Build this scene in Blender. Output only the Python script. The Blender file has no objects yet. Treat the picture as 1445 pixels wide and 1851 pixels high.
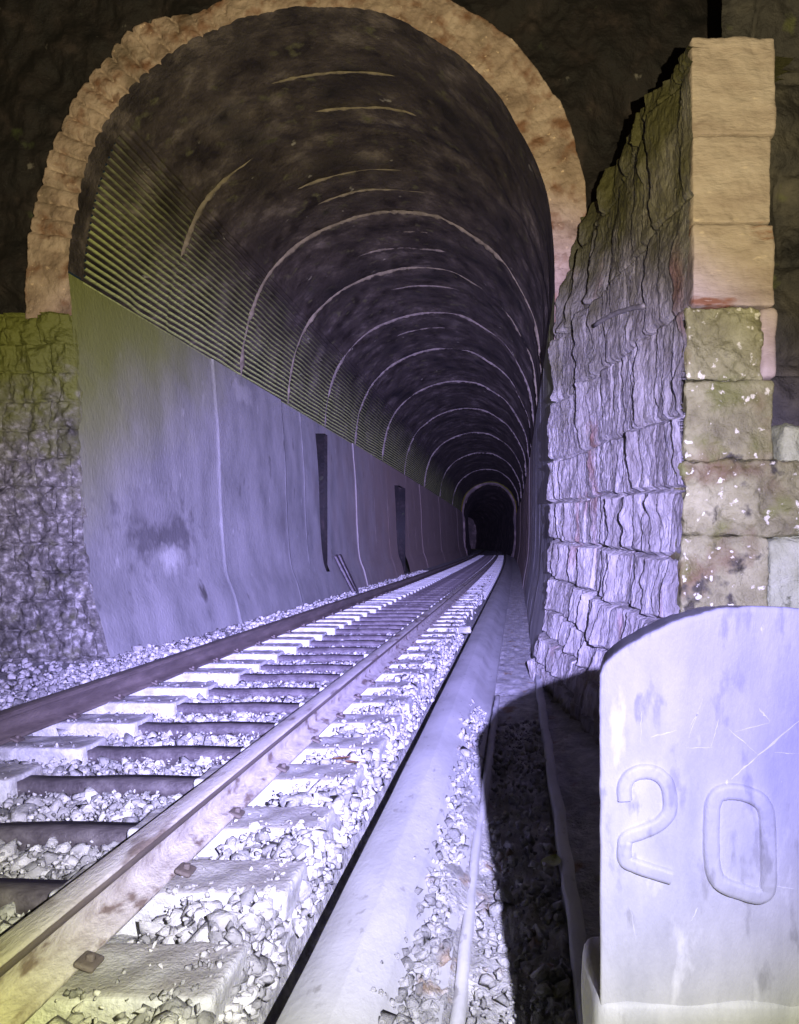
import bpy, bmesh, math, random
import numpy as np
from mathutils import Vector, Matrix

random.seed(7)
RNG = np.random.default_rng(11)
SC = bpy.context.scene
COL = SC.collection

# ------------------------------------------------------------------ camera, world, light, exposure
cam = bpy.data.cameras.new("camera")
cam.sensor_fit = 'VERTICAL'
cam.sensor_height = 36.0
cam.lens = 36.0 * 1340 / 1851
cam.shift_x = -(935 - 722.5) / 1851
cam.shift_y = (980 - 925.5) / 1851
cam.clip_start = 0.05
cam.clip_end = 1000
camo = bpy.data.objects.new("camera", cam)
COL.objects.link(camo)
camo.location = (0, 0, 1.16)
camo.rotation_euler = (math.radians(90), 0, 0)
SC.camera = camo

world = bpy.data.worlds.new("World")
SC.world = world
world.use_nodes = True
wn = world.node_tree
bg = wn.nodes['Background']
sky = wn.nodes.new('ShaderNodeTexSky')
sky.sky_type = 'NISHITA'
sky.sun_disc = False
sky.sun_elevation = math.radians(3)
sky.sun_rotation = math.radians(200)
wn.links.new(sky.outputs[0], bg.inputs[0])
bg.inputs[1].default_value = 0.012            # night outside the portal


def spot(name, loc, aim, size, energy, color, blend=1.0, radius=0.006):
    """hand lamp held just right of the photographer's lens"""
    l = bpy.data.lights.new(name, 'SPOT')
    l.spot_size = math.radians(size)
    l.spot_blend = blend
    l.shadow_soft_size = radius
    l.energy = energy
    l.color = color
    l.use_nodes = True
    nt = l.node_tree
    em = nt.nodes['Emission']
    fo = nt.nodes.new('ShaderNodeLightFalloff')
    fo.inputs['Strength'].default_value = 1.0
    fo.inputs['Smooth'].default_value = 20.0
    nt.links.new(fo.outputs['Linear'], em.inputs['Strength'])
    o = bpy.data.objects.new(name, l)
    COL.objects.link(o)
    o.location = loc
    d = Vector(aim) - Vector(loc)
    o.rotation_euler = d.to_track_quat('-Z', 'Y').to_euler()
    return o


LAMP = (0.203, 0.0, 1.272)


def aim_px(px, py, Y=6.0):
    return ((px - 935) / 1340 * Y, Y, 1.16 - (py - 980) / 1340 * Y)


spot("violet_hand_lamp", LAMP, aim_px(800, 1170), 72, 2650, (0.345, 0.325, 1.0))
spot("amber_added_spot", LAMP, aim_px(760, 400), 116, 430, (1.0, 0.86, 0.50))  # added warm spot for the upper colour zone, no separate lamp
spot("olive_added_spot", LAMP, (-0.30, 1.15, -0.1), 80, 920, (0.97, 0.99, 0.34))  # added yellow-green spot that tints the near ground

SC.view_settings.view_transform = 'Standard'
SC.view_settings.look = 'None'
SC.view_settings.exposure = 0.0
SC.view_settings.gamma = 1.0
SC.view_settings.use_curve_mapping = False
SC.cycles.use_denoising = True
SC.cycles.max_bounces = 5
SC.cycles.diffuse_bounces = 3


# ------------------------------------------------------------------ noise
def _h(ix, iy, iz, seed):
    n = (ix.astype(np.int64) * 374761393 + iy.astype(np.int64) * 668265263 +
         iz.astype(np.int64) * 2147483647 + seed * 974634877) & 0xFFFFFFFF
    n = ((n ^ (n >> 13)) * 1274126177) & 0xFFFFFFFF
    n = ((n ^ (n >> 16)) * 2246822519) & 0xFFFFFFFF
    n = n ^ (n >> 15)
    return (n & 0xFFFFFF) / float(0xFFFFFF)


def vnoise(x, y, z=None, seed=0):
    x = np.asarray(x, float); y = np.asarray(y, float)
    z = np.zeros_like(x + y) if z is None else np.asarray(z, float)
    x, y, z = np.broadcast_arrays(x, y, z)
    xi, yi, zi = np.floor(x), np.floor(y), np.floor(z)
    fx, fy, fz = x - xi, y - yi, z - zi
    fx = fx * fx * (3 - 2 * fx); fy = fy * fy * (3 - 2 * fy); fz = fz * fz * (3 - 2 * fz)
    r = 0
    for a in (0, 1):
        for b in (0, 1):
            for c in (0, 1):
                w = (fx if a else 1 - fx) * (fy if b else 1 - fy) * (fz if c else 1 - fz)
                r = r + w * _h(xi + a, yi + b, zi + c, seed)
    return r * 2 - 1


def fbm(x, y, z=None, seed=0, oct=4, gain=0.5):
    a, r, f, t = 1.0, 0, 1.0, 0
    for k in range(oct):
        r = r + a * vnoise(np.asarray(x) * f, np.asarray(y) * f, None if z is None else np.asarray(z) * f, seed + 17 * k)
        t += a; a *= gain; f *= 2.03
    return r / t


def sstep(a, b, x):
    t = np.clip((x - a) / (b - a), 0, 1)
    return t * t * (3 - 2 * t)


# ------------------------------------------------------------------ mesh helpers
def tag(o, label=None, cat=None, group=None, kind=None):
    if label: o['label'] = label
    if cat: o['category'] = cat
    if group: o['group'] = group
    if kind: o['kind'] = kind
    return o


def empty(name, loc=(0, 0, 0)):
    o = bpy.data.objects.new(name, None)
    COL.objects.link(o)
    o.location = loc
    o.empty_display_size = 0.2
    return o


def link_mesh(name, me, mat, parent=None, smooth=True):
    o = bpy.data.objects.new(name, me)
    COL.objects.link(o)
    if mat: me.materials.append(mat)
    if smooth: me.polygons.foreach_set('use_smooth', np.ones(len(me.polygons), bool))
    if parent is not None:
        o.parent = parent
        o.matrix_parent_inverse = Matrix.Translation(-Vector(parent.location))
    return o


def mesh_np(name, V, F, mat, parent=None, smooth=True, uv=None):
    """V (n,3); F list of equal-width int arrays"""
    me = bpy.data.meshes.new(name)
    V = np.asarray(V, np.float32)
    me.vertices.add(len(V))
    me.vertices.foreach_set('co', V.ravel())
    loops, starts, tot = [], [], 0
    for f in F:
        f = np.asarray(f, np.int32)
        loops.append(f.ravel())
        starts.append(tot + np.arange(len(f)) * f.shape[1])
        tot += f.size
    loops = np.concatenate(loops); starts = np.concatenate(starts)
    me.loops.add(len(loops)); me.loops.foreach_set('vertex_index', loops)
    me.polygons.add(len(starts)); me.polygons.foreach_set('loop_start', starts.astype(np.int32))
    if uv is not None:
        ul = me.uv_layers.new(name='UVMap')
        ul.data.foreach_set('uv', np.asarray(uv, np.float32)[loops].ravel())
    me.update(calc_edges=True)
    me.validate()
    return link_mesh(name, me, mat, parent, smooth)


def grid_faces(n, m, keep=None, flip=False):
    i = np.arange(n - 1)[:, None]; j = np.arange(m - 1)[None, :]
    a = i * m + j
    q = np.stack([a, a + m, a + m + 1, a + 1], -1)
    if flip: q = q[..., ::-1]
    if keep is not None: q = q[keep]
    return q.reshape(-1, 4)


def grid_obj(name, P, mat, parent=None, keep=None, flip=False, uv=None, smooth=True):
    n, m = P.shape[:2]
    return mesh_np(name, P.reshape(-1, 3), [grid_faces(n, m, keep, flip)], mat, parent, smooth,
                   None if uv is None else uv.reshape(-1, 2))


def weld(V, F):
    key = np.round(V * 20000).astype(np.int64)
    _, idx, inv = np.unique(key, axis=0, return_index=True, return_inverse=True)
    return V[idx], inv.ravel()[F]


def rbox_arrays(c, h, r=0.01, n=(6, 6, 6), amp=0.0, freq=8, seed=0):
    """rounded box with surface noise: centre c, half sizes h"""
    c = np.array(c, float); h = np.array(h, float)
    Vs, Fs, off = [], [], 0
    for ax in range(3):
        for sg in (-1, 1):
            u, v = (ax + 1) % 3, (ax + 2) % 3
            a = np.linspace(-1, 1, n[u] + 1); b = np.linspace(-1, 1, n[v] + 1)
            # cluster samples to the edges so that the rounding shows
            a = np.sign(a) * (1 - (1 - np.abs(a)) ** 1.3); b = np.sign(b) * (1 - (1 - np.abs(b)) ** 1.3)
            A, B = np.meshgrid(a, b, indexing='ij')
            P = np.zeros(A.shape + (3,))
            P[..., ax] = sg * h[ax]; P[..., u] = A * h[u]; P[..., v] = B * h[v]
            Vs.append(P.reshape(-1, 3))
            Fs.append(grid_faces(n[u] + 1, n[v] + 1, flip=(sg < 0)) + off)
            off += P.shape[0] * P.shape[1]
    V, F = weld(np.concatenate(Vs), np.concatenate(Fs))
    core = np.clip(V, -(h - r), h - r)
    d = V - core
    L = np.linalg.norm(d, axis=1, keepdims=True) + 1e-9
    nrm = d / L
    V = core + nrm * np.minimum(L, r)
    V = V + c
    if amp:
        k = fbm(V[:, 0] * freq, V[:, 1] * freq, V[:, 2] * freq, seed, 4)
        V = V + nrm * (amp * k)[:, None]
    return V, F


def rbox(name, c, h, mat, parent=None, **kw):
    V, F = rbox_arrays(c, h, **kw)
    return mesh_np(name, V, [F], mat, parent)


def prism_y(prof, ys, xoff=None, amp=0.0, freq=6, seed=0, closed=True):
    """sweep an (X,Z) profile along Y; returns grid P[len(ys), k, 3]"""
    prof = np.asarray(prof, float)
    if closed: prof = np.vstack([prof, prof[:1]])
    ys = np.asarray(ys, float)
    P = np.zeros((len(ys), len(prof), 3))
    P[..., 0] = prof[None, :, 0]; P[..., 1] = ys[:, None]; P[..., 2] = prof[None, :, 1]
    if xoff is not None: P[..., 0] += xoff(ys)[:, None]
    if amp:
        P[..., 0] += amp * fbm(P[..., 0] * freq, P[..., 1] * freq, P[..., 2] * freq, seed)
        P[..., 2] += amp * fbm(P[..., 0] * freq, P[..., 1] * freq, P[..., 2] * freq, seed + 5)
    return P


def cap_fan(P_row, base, k, flip):
    idx = base + np.arange(k)
    return idx if not flip else idx[::-1]


def prism_obj(name, prof, ys, mat, parent=None, smooth=False, **kw):
    P = prism_y(prof, ys, **kw)
    n, m = P.shape[:2]
    V = P[:, :-1].reshape(-1, 3); m -= 1
    i = np.arange(n - 1)[:, None]; j = np.arange(m)[None, :]
    j2 = (j + 1) % m
    q = np.stack([i * m + j, i * m + j2, (i + 1) * m + j2, (i + 1) * m + j], -1).reshape(-1, 4)
    caps = [np.arange(m)[None, ::-1], ((n - 1) * m + np.arange(m))[None, :]]
    return mesh_np(name, V, [q] + caps, mat, parent, smooth)


def densify(prof, step):
    prof = np.asarray(prof, float); out = []
    for a, b in zip(prof, np.roll(prof, -1, 0)):
        k = max(1, int(np.linalg.norm(b - a) / step))
        for t in range(k): out.append(a + (b - a) * t / k)
    return np.array(out)


def catmull(pts, per=12, closed=False):
    p = np.asarray(pts, float); out = []
    n = len(p)
    rng = range(n) if closed else range(n - 1)
    for i in rng:
        if closed: p0, p1, p2, p3 = p[(i - 1) % n], p[i], p[(i + 1) % n], p[(i + 2) % n]
        else: p0, p1, p2, p3 = p[max(i - 1, 0)], p[i], p[i + 1], p[min(i + 2, n - 1)]
        for t in np.arange(per) / per:
            out.append(0.5 * ((2 * p1) + (-p0 + p2) * t + (2 * p0 - 5 * p1 + 4 * p2 - p3) * t * t +
                              (-p0 + 3 * p1 - 3 * p2 + p3) * t ** 3))
    if not closed: out.append(p[-1])
    return np.array(out)


def resample(p, s):
    """points of polyline p at arc lengths s"""
    L = np.concatenate([[0], np.cumsum(np.linalg.norm(np.diff(p, axis=0), axis=1))])
    return np.stack([np.interp(s, L, p[:, k]) for k in range(p.shape[1])], -1)


def plen(p): return float(np.sum(np.linalg.norm(np.diff(p, axis=0), axis=1)))


# ------------------------------------------------------------------ materials
def material(name, cols, scale=4.0, rough=0.85, bump=0.3, bscale=30.0, stops=None, detail=10, island=0.0,
             stretch=(1, 1, 1), spec=0.4, spots=None, extra=None, metal=0.0, dist=0.03):
    """cols: colours of a noise ramp; spots: (colour, scale, threshold, softness) second layer"""
    m = bpy.data.materials.new(name)
    m.use_nodes = True
    nt = m.node_tree; N = nt.nodes; L = nt.links
    b = N['Principled BSDF']
    b.inputs['Roughness'].default_value = rough
    b.inputs['Specular IOR Level'].default_value = spec
    b.inputs['Metallic'].default_value = metal
    tc = N.new('ShaderNodeTexCoord')
    mp = N.new('ShaderNodeMapping'); mp.inputs['Scale'].default_value = stretch
    L.new(tc.outputs['Object'], mp.inputs[0])
    nz = N.new('ShaderNodeTexNoise'); nz.inputs['Scale'].default_value = scale
    nz.inputs['Detail'].default_value = detail; nz.inputs['Roughness'].default_value = 0.62
    L.new(mp.outputs[0], nz.inputs['Vector'])
    cr = N.new('ShaderNodeValToRGB')
    k = len(cols)
    stops = stops or [0.3 + 0.4 * i / max(1, k - 1) for i in range(k)]
    e = cr.color_ramp.elements
    while len(e) < k: e.new(0.5)
    for i in range(k):
        e[i].position = stops[i]; e[i].color = tuple(cols[i]) + (1,)
    L.new(nz.outputs['Fac'], cr.inputs[0])
    out = cr.outputs[0]
    for (c, s, th, so) in (spots or []):
        n2 = N.new('ShaderNodeTexNoise'); n2.inputs['Scale'].default_value = s; n2.inputs['Detail'].default_value = 6
        L.new(mp.outputs[0], n2.inputs['Vector'])
        mr = N.new('ShaderNodeMapRange'); mr.inputs[1].default_value = th; mr.inputs[2].default_value = th + so
        L.new(n2.outputs['Fac'], mr.inputs[0])
        mx = N.new('ShaderNodeMix'); mx.data_type = 'RGBA'
        L.new(mr.outputs[0], mx.inputs[0]); L.new(out, mx.inputs[6]); mx.inputs[7].default_value = tuple(c) + (1,)
        out = mx.outputs[2]
    if extra: out = extra(nt, out, tc)
    if island:
        g = N.new('ShaderNodeNewGeometry')
        mr = N.new('ShaderNodeMapRange'); mr.inputs[3].default_value = 1 - island; mr.inputs[4].default_value = 1.1
        L.new(g.outputs['Random Per Island'], mr.inputs[0])
        hs = N.new('ShaderNodeHueSaturation'); L.new(mr.outputs[0], hs.inputs['Value']); L.new(out, hs.inputs['Color'])
        out = hs.outputs[0]
    L.new(out, b.inputs['Base Color'])
    if bump:
        nb = N.new('ShaderNodeTexNoise'); nb.inputs['Scale'].default_value = bscale; nb.inputs['Detail'].default_value = 10
        nb.inputs['Roughness'].default_value = 0.65
        L.new(mp.outputs[0], nb.inputs['Vector'])
        bp = N.new('ShaderNodeBump'); bp.inputs['Strength'].default_value = min(1.0, bump * 1.8); bp.inputs['Distance'].default_value = dist
        L.new(nb.outputs['Fac'], bp.inputs['Height']); L.new(bp.outputs[0], b.inputs['Normal'])
        # uneven gloss
        rr = N.new('ShaderNodeMapRange'); rr.inputs[3].default_value = max(0.05, rough - 0.18); rr.inputs[4].default_value = min(1, rough + 0.12)
        L.new(nz.outputs['Fac'], rr.inputs[0]); L.new(rr.outputs[0], b.inputs['Roughness'])
    return m


def mixnode(nt, fac, a, col):
    mx = nt.nodes.new('ShaderNodeMix'); mx.data_type = 'RGBA'
    nt.links.new(fac, mx.inputs[0]); nt.links.new(a, mx.inputs[6])
    if hasattr(col, 'is_linked'): nt.links.new(col, mx.inputs[7])
    else: mx.inputs[7].default_value = tuple(col) + (1,)
    return mx.outputs[2]


def math_node(nt, op, a, b=None, clamp=False):
    n = nt.nodes.new('ShaderNodeMath'); n.operation = op; n.use_clamp = clamp
    for i, v in enumerate((a, b)):
        if v is None: continue
        if isinstance(v, (int, float)): n.inputs[i].default_value = v
        else: nt.links.new(v, n.inputs[i])
    return n.outputs[0]


def height_moss_spill(z0, z1, col, scale=2.5, th=0.0):
    """moss and painted green light, both thicker from height z0 up to z1"""
    def f(nt, out, tc):
        sp = nt.nodes.new('ShaderNodeSeparateXYZ'); nt.links.new(tc.outputs['Object'], sp.inputs[0])
        mr = nt.nodes.new('ShaderNodeMapRange'); mr.inputs[1].default_value = z0; mr.inputs[2].default_value = z1
        nt.links.new(sp.outputs[2], mr.inputs[0])
        nz = nt.nodes.new('ShaderNodeTexNoise'); nz.inputs['Scale'].default_value = scale; nz.inputs['Detail'].default_value = 7
        nt.links.new(tc.outputs['Object'], nz.inputs['Vector'])
        a = math_node(nt, 'ADD', mr.outputs[0], nz.outputs['Fac'])
        m2 = nt.nodes.new('ShaderNodeMapRange'); m2.inputs[1].default_value = 0.62 + th; m2.inputs[2].default_value = 1.15 + th
        nt.links.new(a, m2.inputs[0])
        return mixnode(nt, m2.outputs[0], out, col)  # moss tint that also carries the green light spill
    return f


def green_spill_stains(nt, out, tc):
    """green light spill painted on the concrete high up near the mouth, and a faint tide mark"""
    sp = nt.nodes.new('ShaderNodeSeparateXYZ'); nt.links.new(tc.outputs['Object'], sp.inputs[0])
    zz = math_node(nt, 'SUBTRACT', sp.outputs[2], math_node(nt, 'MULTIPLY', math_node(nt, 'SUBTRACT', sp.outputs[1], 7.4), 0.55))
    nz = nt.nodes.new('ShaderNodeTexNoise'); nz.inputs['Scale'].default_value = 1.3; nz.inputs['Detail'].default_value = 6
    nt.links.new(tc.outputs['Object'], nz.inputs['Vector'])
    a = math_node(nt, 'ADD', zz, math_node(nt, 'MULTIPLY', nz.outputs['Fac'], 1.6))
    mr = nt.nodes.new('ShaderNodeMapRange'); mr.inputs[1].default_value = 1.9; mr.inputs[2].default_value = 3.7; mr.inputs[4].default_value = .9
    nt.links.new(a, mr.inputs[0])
    out = mixnode(nt, mr.outputs[0], out, (0.20, 0.22, 0.05))  # green light spill put into the wall colour
    # brown staining of the lining further in
    yy = math_node(nt, 'ADD', sp.outputs[1], math_node(nt, 'MULTIPLY', nz.outputs['Fac'], 8.0))
    mr = nt.nodes.new('ShaderNodeMapRange'); mr.inputs[1].default_value = 20; mr.inputs[2].default_value = 30; mr.inputs[4].default_value = .8
    nt.links.new(yy, mr.inputs[0])
    out = mixnode(nt, mr.outputs[0], out, (0.32, 0.235, 0.19))
    # damp smudge and a pale scar low in the first bay
    for (y0, z0, r_, col, am) in ((9.0, 1.3, .75, (0.085, 0.08, 0.085), .75), (9.1, .96, .30, (0.55, 0.54, 0.52), .8), (8.9, 1.55, .35, (0.38, 0.37, 0.37), .5), (11.9, 3.55, .3, (0.45, 0.44, 0.42), .6)):
        vd = nt.nodes.new('ShaderNodeVectorMath'); vd.operation = 'DISTANCE'
        mpv = nt.nodes.new('ShaderNodeMapping'); mpv.inputs['Scale'].default_value = (.0, .45, 1.0); nt.links.new(tc.outputs['Object'], mpv.inputs[0])
        nt.links.new(mpv.outputs[0], vd.inputs[0]); vd.inputs[1].default_value = (0, y0 * .45, z0)
        n3 = nt.nodes.new('ShaderNodeTexNoise'); n3.inputs['Scale'].default_value = 5; n3.inputs['Detail'].default_value = 8
        nt.links.new(tc.outputs['Object'], n3.inputs['Vector'])
        dd_ = math_node(nt, 'ADD', vd.outputs['Value'], math_node(nt, 'MULTIPLY', math_node(nt, 'SUBTRACT', n3.outputs['Fac'], .5), r_ * 1.6))
        m3 = nt.nodes.new('ShaderNodeMapRange'); m3.inputs[1].default_value = r_ * .7; m3.inputs[2].default_value = r_ * .25; m3.inputs[4].default_value = am
        nt.links.new(dd_, m3.inputs[0])
        out = mixnode(nt, m3.outputs[0], out, col)
    return out


def top_dirt_shade(col, amt):
    """dirt and painted shade on upward faces"""
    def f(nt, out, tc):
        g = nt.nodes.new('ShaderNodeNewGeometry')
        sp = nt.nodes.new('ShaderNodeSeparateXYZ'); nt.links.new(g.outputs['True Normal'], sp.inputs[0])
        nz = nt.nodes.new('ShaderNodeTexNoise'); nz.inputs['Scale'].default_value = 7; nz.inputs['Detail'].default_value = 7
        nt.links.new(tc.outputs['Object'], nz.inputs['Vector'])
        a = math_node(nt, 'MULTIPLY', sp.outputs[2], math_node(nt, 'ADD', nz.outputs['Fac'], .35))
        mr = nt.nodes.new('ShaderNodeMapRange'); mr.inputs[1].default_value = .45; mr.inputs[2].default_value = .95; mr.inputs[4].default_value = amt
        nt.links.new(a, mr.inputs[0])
        return mixnode(nt, mr.outputs[0], out, col)  # tops darkened: some dirt, some shade put into the colour
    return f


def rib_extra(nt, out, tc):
    """corrugated haunch: lit green crests and shaded grooves painted into the colour (UV u = height along the arch)"""
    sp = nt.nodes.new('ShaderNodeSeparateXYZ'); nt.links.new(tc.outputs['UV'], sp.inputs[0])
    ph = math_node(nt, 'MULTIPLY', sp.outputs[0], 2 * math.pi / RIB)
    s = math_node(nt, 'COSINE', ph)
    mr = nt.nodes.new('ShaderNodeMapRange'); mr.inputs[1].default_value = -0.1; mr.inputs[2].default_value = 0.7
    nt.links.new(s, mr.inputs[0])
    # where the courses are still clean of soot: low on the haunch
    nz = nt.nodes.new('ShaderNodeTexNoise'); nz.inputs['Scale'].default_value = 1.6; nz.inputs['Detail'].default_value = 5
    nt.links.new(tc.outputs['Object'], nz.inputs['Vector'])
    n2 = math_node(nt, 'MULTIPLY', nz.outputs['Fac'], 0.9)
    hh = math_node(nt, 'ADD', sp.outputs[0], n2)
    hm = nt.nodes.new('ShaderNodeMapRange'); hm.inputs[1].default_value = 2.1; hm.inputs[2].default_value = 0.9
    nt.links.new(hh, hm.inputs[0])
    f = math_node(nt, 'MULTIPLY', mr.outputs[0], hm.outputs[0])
    return mixnode(nt, f, out, (0.42, 0.47, 0.17))  # crest colour holds the green light, grooves stay dark as shade


RIB = 0.078
M = {}
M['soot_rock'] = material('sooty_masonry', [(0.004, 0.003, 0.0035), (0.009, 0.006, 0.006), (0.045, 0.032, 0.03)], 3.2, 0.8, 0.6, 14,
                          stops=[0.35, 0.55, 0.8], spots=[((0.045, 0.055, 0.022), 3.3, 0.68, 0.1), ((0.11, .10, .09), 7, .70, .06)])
M['soffit'] = material('sooty_soffit', [(0.014, 0.010, 0.008), (0.05, 0.04, 0.034), (0.16, 0.13, 0.11)], 3, 0.7, 0.6, 14)
M['bore'] = material('black_bore', [(0.02, 0.014, 0.012), (0.06, 0.042, 0.036), (0.20, 0.15, 0.13)], 0.9, 0.8, 0.8, 4)
M['jamb'] = material('jamb_masonry', [(0.035, 0.032, 0.028), (0.15, 0.14, 0.125), (0.58, 0.56, 0.53)], 16, 0.6, 0.6, 22,
                     stops=[0.3, 0.52, 0.75], spots=[((0.012, 0.01, 0.01), 1.6, 0.58, 0.2)],
                     extra=height_moss_spill(1.5, 3.9, (0.12, 0.13, 0.025), 6, -.08))
M['ring'] = material('arch_limewash', [(0.18, 0.125, 0.095), (0.33, 0.245, 0.195), (0.44, 0.345, 0.285)], 3.5, 0.8, 0.4, 26,
                     stops=[0.3, 0.5, 0.72], spots=[((0.17, 0.085, 0.05), 5, 0.52, 0.16), ((0.10, 0.075, 0.05), 2.2, .56, .2), ((0.62, .46, .33), 16, .66, .08)])
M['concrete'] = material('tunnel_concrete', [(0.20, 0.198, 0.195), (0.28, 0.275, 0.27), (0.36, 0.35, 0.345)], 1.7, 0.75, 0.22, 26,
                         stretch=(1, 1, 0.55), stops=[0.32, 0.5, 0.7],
                         spots=[((0.17, 0.16, 0.16), 0.9, 0.58, 0.25), ((0.42, 0.41, 0.40), 6, 0.68, 0.08), ((0.10, 0.095, 0.09), 3.2, .66, .1)], extra=green_spill_stains)
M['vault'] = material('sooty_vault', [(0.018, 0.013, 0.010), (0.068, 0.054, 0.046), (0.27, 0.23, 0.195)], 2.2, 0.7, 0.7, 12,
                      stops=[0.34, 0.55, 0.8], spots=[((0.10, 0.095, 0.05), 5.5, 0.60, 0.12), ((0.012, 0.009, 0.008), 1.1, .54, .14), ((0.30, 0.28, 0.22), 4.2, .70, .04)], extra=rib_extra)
M['mortar_deep'] = material('deep_mortar', [(0.06, 0.05, 0.042), (0.20, 0.165, 0.14)], 7, 0.8, 0.3, 40)  # darker mortar for the joints further in
M['mortar'] = material('mortar_ridge', [(0.08, 0.065, 0.045), (0.22, 0.185, 0.135)], 7, 0.8, 0.3, 40)
M['wing'] = material('wing_rock', [(0.12, 0.105, 0.09), (0.25, 0.23, 0.205), (0.42, 0.395, 0.365)], 8, 0.65, 0.6, 40,
                     stops=[0.28, 0.5, 0.75], stretch=(1, 1, 0.4),
                     spots=[((0.20, 0.10, 0.075), 2.6, 0.62, 0.12)],
                     extra=height_moss_spill(1.2, 4.2, (0.068, 0.064, 0.022), 3, 0.2))
M['dark_rock'] = material('dark_bank', [(0.012, 0.011, 0.012), (0.04, 0.036, 0.033), (0.09, 0.08, 0.065)], 3, 0.7, 0.6, 14,
                          spots=[((0.10, 0.11, 0.03), 4, 0.62, 0.12)])
M['tan_block'] = material('pale_pier_block', [(0.25, 0.185, 0.155), (0.40, 0.325, 0.28), (0.50, 0.425, 0.38)], 4, 0.85, 0.25, 30,
                          stretch=(0.5, 1, 1.6), stops=[0.28, 0.5, 0.75], spots=[((0.22, 0.10, 0.055), 4.5, 0.63, 0.06), ((0.55, .45, .37), 18, .64, .08)])
M['mossy_stone'] = material('mossy_stone', [(0.10, 0.09, 0.035), (0.22, 0.21, 0.085), (0.37, 0.36, 0.17)], 3.5, 0.5, 0.7, 18,
                            stops=[0.3, 0.5, 0.72],
                            spots=[((0.10, 0.05, 0.015), 2.5, 0.56, 0.12), ((0.15, 0.155, 0.04), 5, 0.55, 0.12), ((0.045, .04, .018), 7, .6, .08), ((0.62, 0.60, 0.38), 20, 0.63, 0.05)])
M['pale_stone'] = material('lichen_stone', [(0.22, 0.23, 0.11), (0.34, 0.36, 0.19), (0.42, 0.44, 0.26)], 6, 0.7, 0.6, 22,
                           spots=[((0.06, 0.07, 0.02), 7, 0.64, 0.05)])
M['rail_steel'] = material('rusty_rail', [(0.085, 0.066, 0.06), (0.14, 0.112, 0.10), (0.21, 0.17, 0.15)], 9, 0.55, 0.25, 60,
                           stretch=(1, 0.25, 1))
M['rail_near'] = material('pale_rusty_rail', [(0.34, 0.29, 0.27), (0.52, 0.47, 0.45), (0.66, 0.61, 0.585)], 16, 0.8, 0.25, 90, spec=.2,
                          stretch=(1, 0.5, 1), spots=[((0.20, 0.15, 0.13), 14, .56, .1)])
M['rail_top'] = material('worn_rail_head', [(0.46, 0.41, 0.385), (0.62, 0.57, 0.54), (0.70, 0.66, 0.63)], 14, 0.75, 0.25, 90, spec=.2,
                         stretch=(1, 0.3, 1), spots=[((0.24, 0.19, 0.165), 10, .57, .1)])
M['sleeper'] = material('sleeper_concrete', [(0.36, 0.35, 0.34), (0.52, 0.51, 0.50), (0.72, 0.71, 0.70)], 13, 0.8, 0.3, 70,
                        stops=[0.3, 0.5, 0.7], spots=[((0.26, 0.24, 0.23), 5, 0.56, 0.14)], extra=top_dirt_shade((0.25, 0.225, 0.21), .8))
M['tie'] = material('tie_bar_steel', [(0.055, 0.045, 0.05), (0.10, 0.085, 0.09), (0.17, 0.15, 0.15)], 12, 0.55, 0.2, 50, metal=0.2)
M['gravel'] = material('ballast_stone', [(0.30, 0.29, 0.28), (0.55, 0.53, 0.51), (0.80, 0.78, 0.75)], 14, 0.55, 0.35, 70, island=.6,
                       stops=[0.3, 0.48, 0.68])
M['bed'] = material('ballast_bed', [(0.16, 0.15, 0.145), (0.33, 0.32, 0.31), (0.6, 0.58, 0.56)], 22, 0.75, 0.8, 50)
M['kerb'] = material('kerb_concrete', [(0.33, 0.325, 0.32), (0.44, 0.435, 0.43), (0.52, 0.51, 0.505)], 3.5, 0.75, 0.09, 60,
                     spots=[((0.34, 0.33, 0.32), 2.2, .58, .15), ((0.30, 0.29, 0.28), 26, .64, .08)],
                     stretch=(1, 0.5, 1))
M['ground'] = material('dirt', [(0.10, 0.085, 0.07), (0.22, 0.20, 0.18), (0.38, 0.36, 0.33)], 12, 0.8, 0.8, 40)
M['rubble'] = material('rubble_stone', [(0.24, 0.23, 0.22), (0.42, 0.41, 0.39), (0.66, 0.64, 0.61)], 9, 0.6, 0.6, 40, island=.45,
                       spots=[((0.30, 0.21, 0.13), 6, 0.62, 0.1)])
M['iron'] = material('old_iron', [(0.12, 0.11, 0.10), (0.28, 0.26, 0.23)], 16, 0.6, 0.2, 60, metal=0.3)
M['leaf'] = material('dry_leaf', [(0.10, 0.05, 0.025), (0.26, 0.13, 0.07)], 20, 0.7, 0.3, 80)
M['greenleaf'] = material('green_leaf', [(0.16, 0.19, 0.04), (0.32, 0.35, 0.11), (0.5, 0.5, 0.24)], 18, 0.5, 0.2, 80)


M['post'] = material('painted_post_stone', [(0.45, 0.45, 0.455), (0.55, 0.545, 0.54), (0.66, 0.65, 0.64)], 9, 0.5, 0.2, 80,
                     stretch=(1.6, 1, 0.6), stops=[0.3, 0.5, 0.72],
                     spots=[((0.37, 0.375, 0.40), 4, 0.55, 0.16), ((0.40, 0.395, 0.39), 30, 0.58, 0.1), ((0.80, .79, .77), 11, .64, .08), ((0.8, 0.79, 0.77), 34, 0.72, 0.03)], dist=0.006)
M['scratch'] = material('bare_scratch', [(0.66, 0.65, 0.63), (0.85, 0.84, 0.82)], 60, 0.7, 0)
M['post_figure'] = material('worn_figure_stone', [(0.52, 0.50, 0.48), (0.62, 0.60, 0.575), (0.70, 0.67, 0.64)], 16, 0.5, 0.2, 70, dist=0.005)
M['post_side'] = material('post_rough_side', [(0.05, 0.04, 0.035), (0.12, 0.10, 0.085)], 14, 0.8, 0.6, 40)


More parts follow.
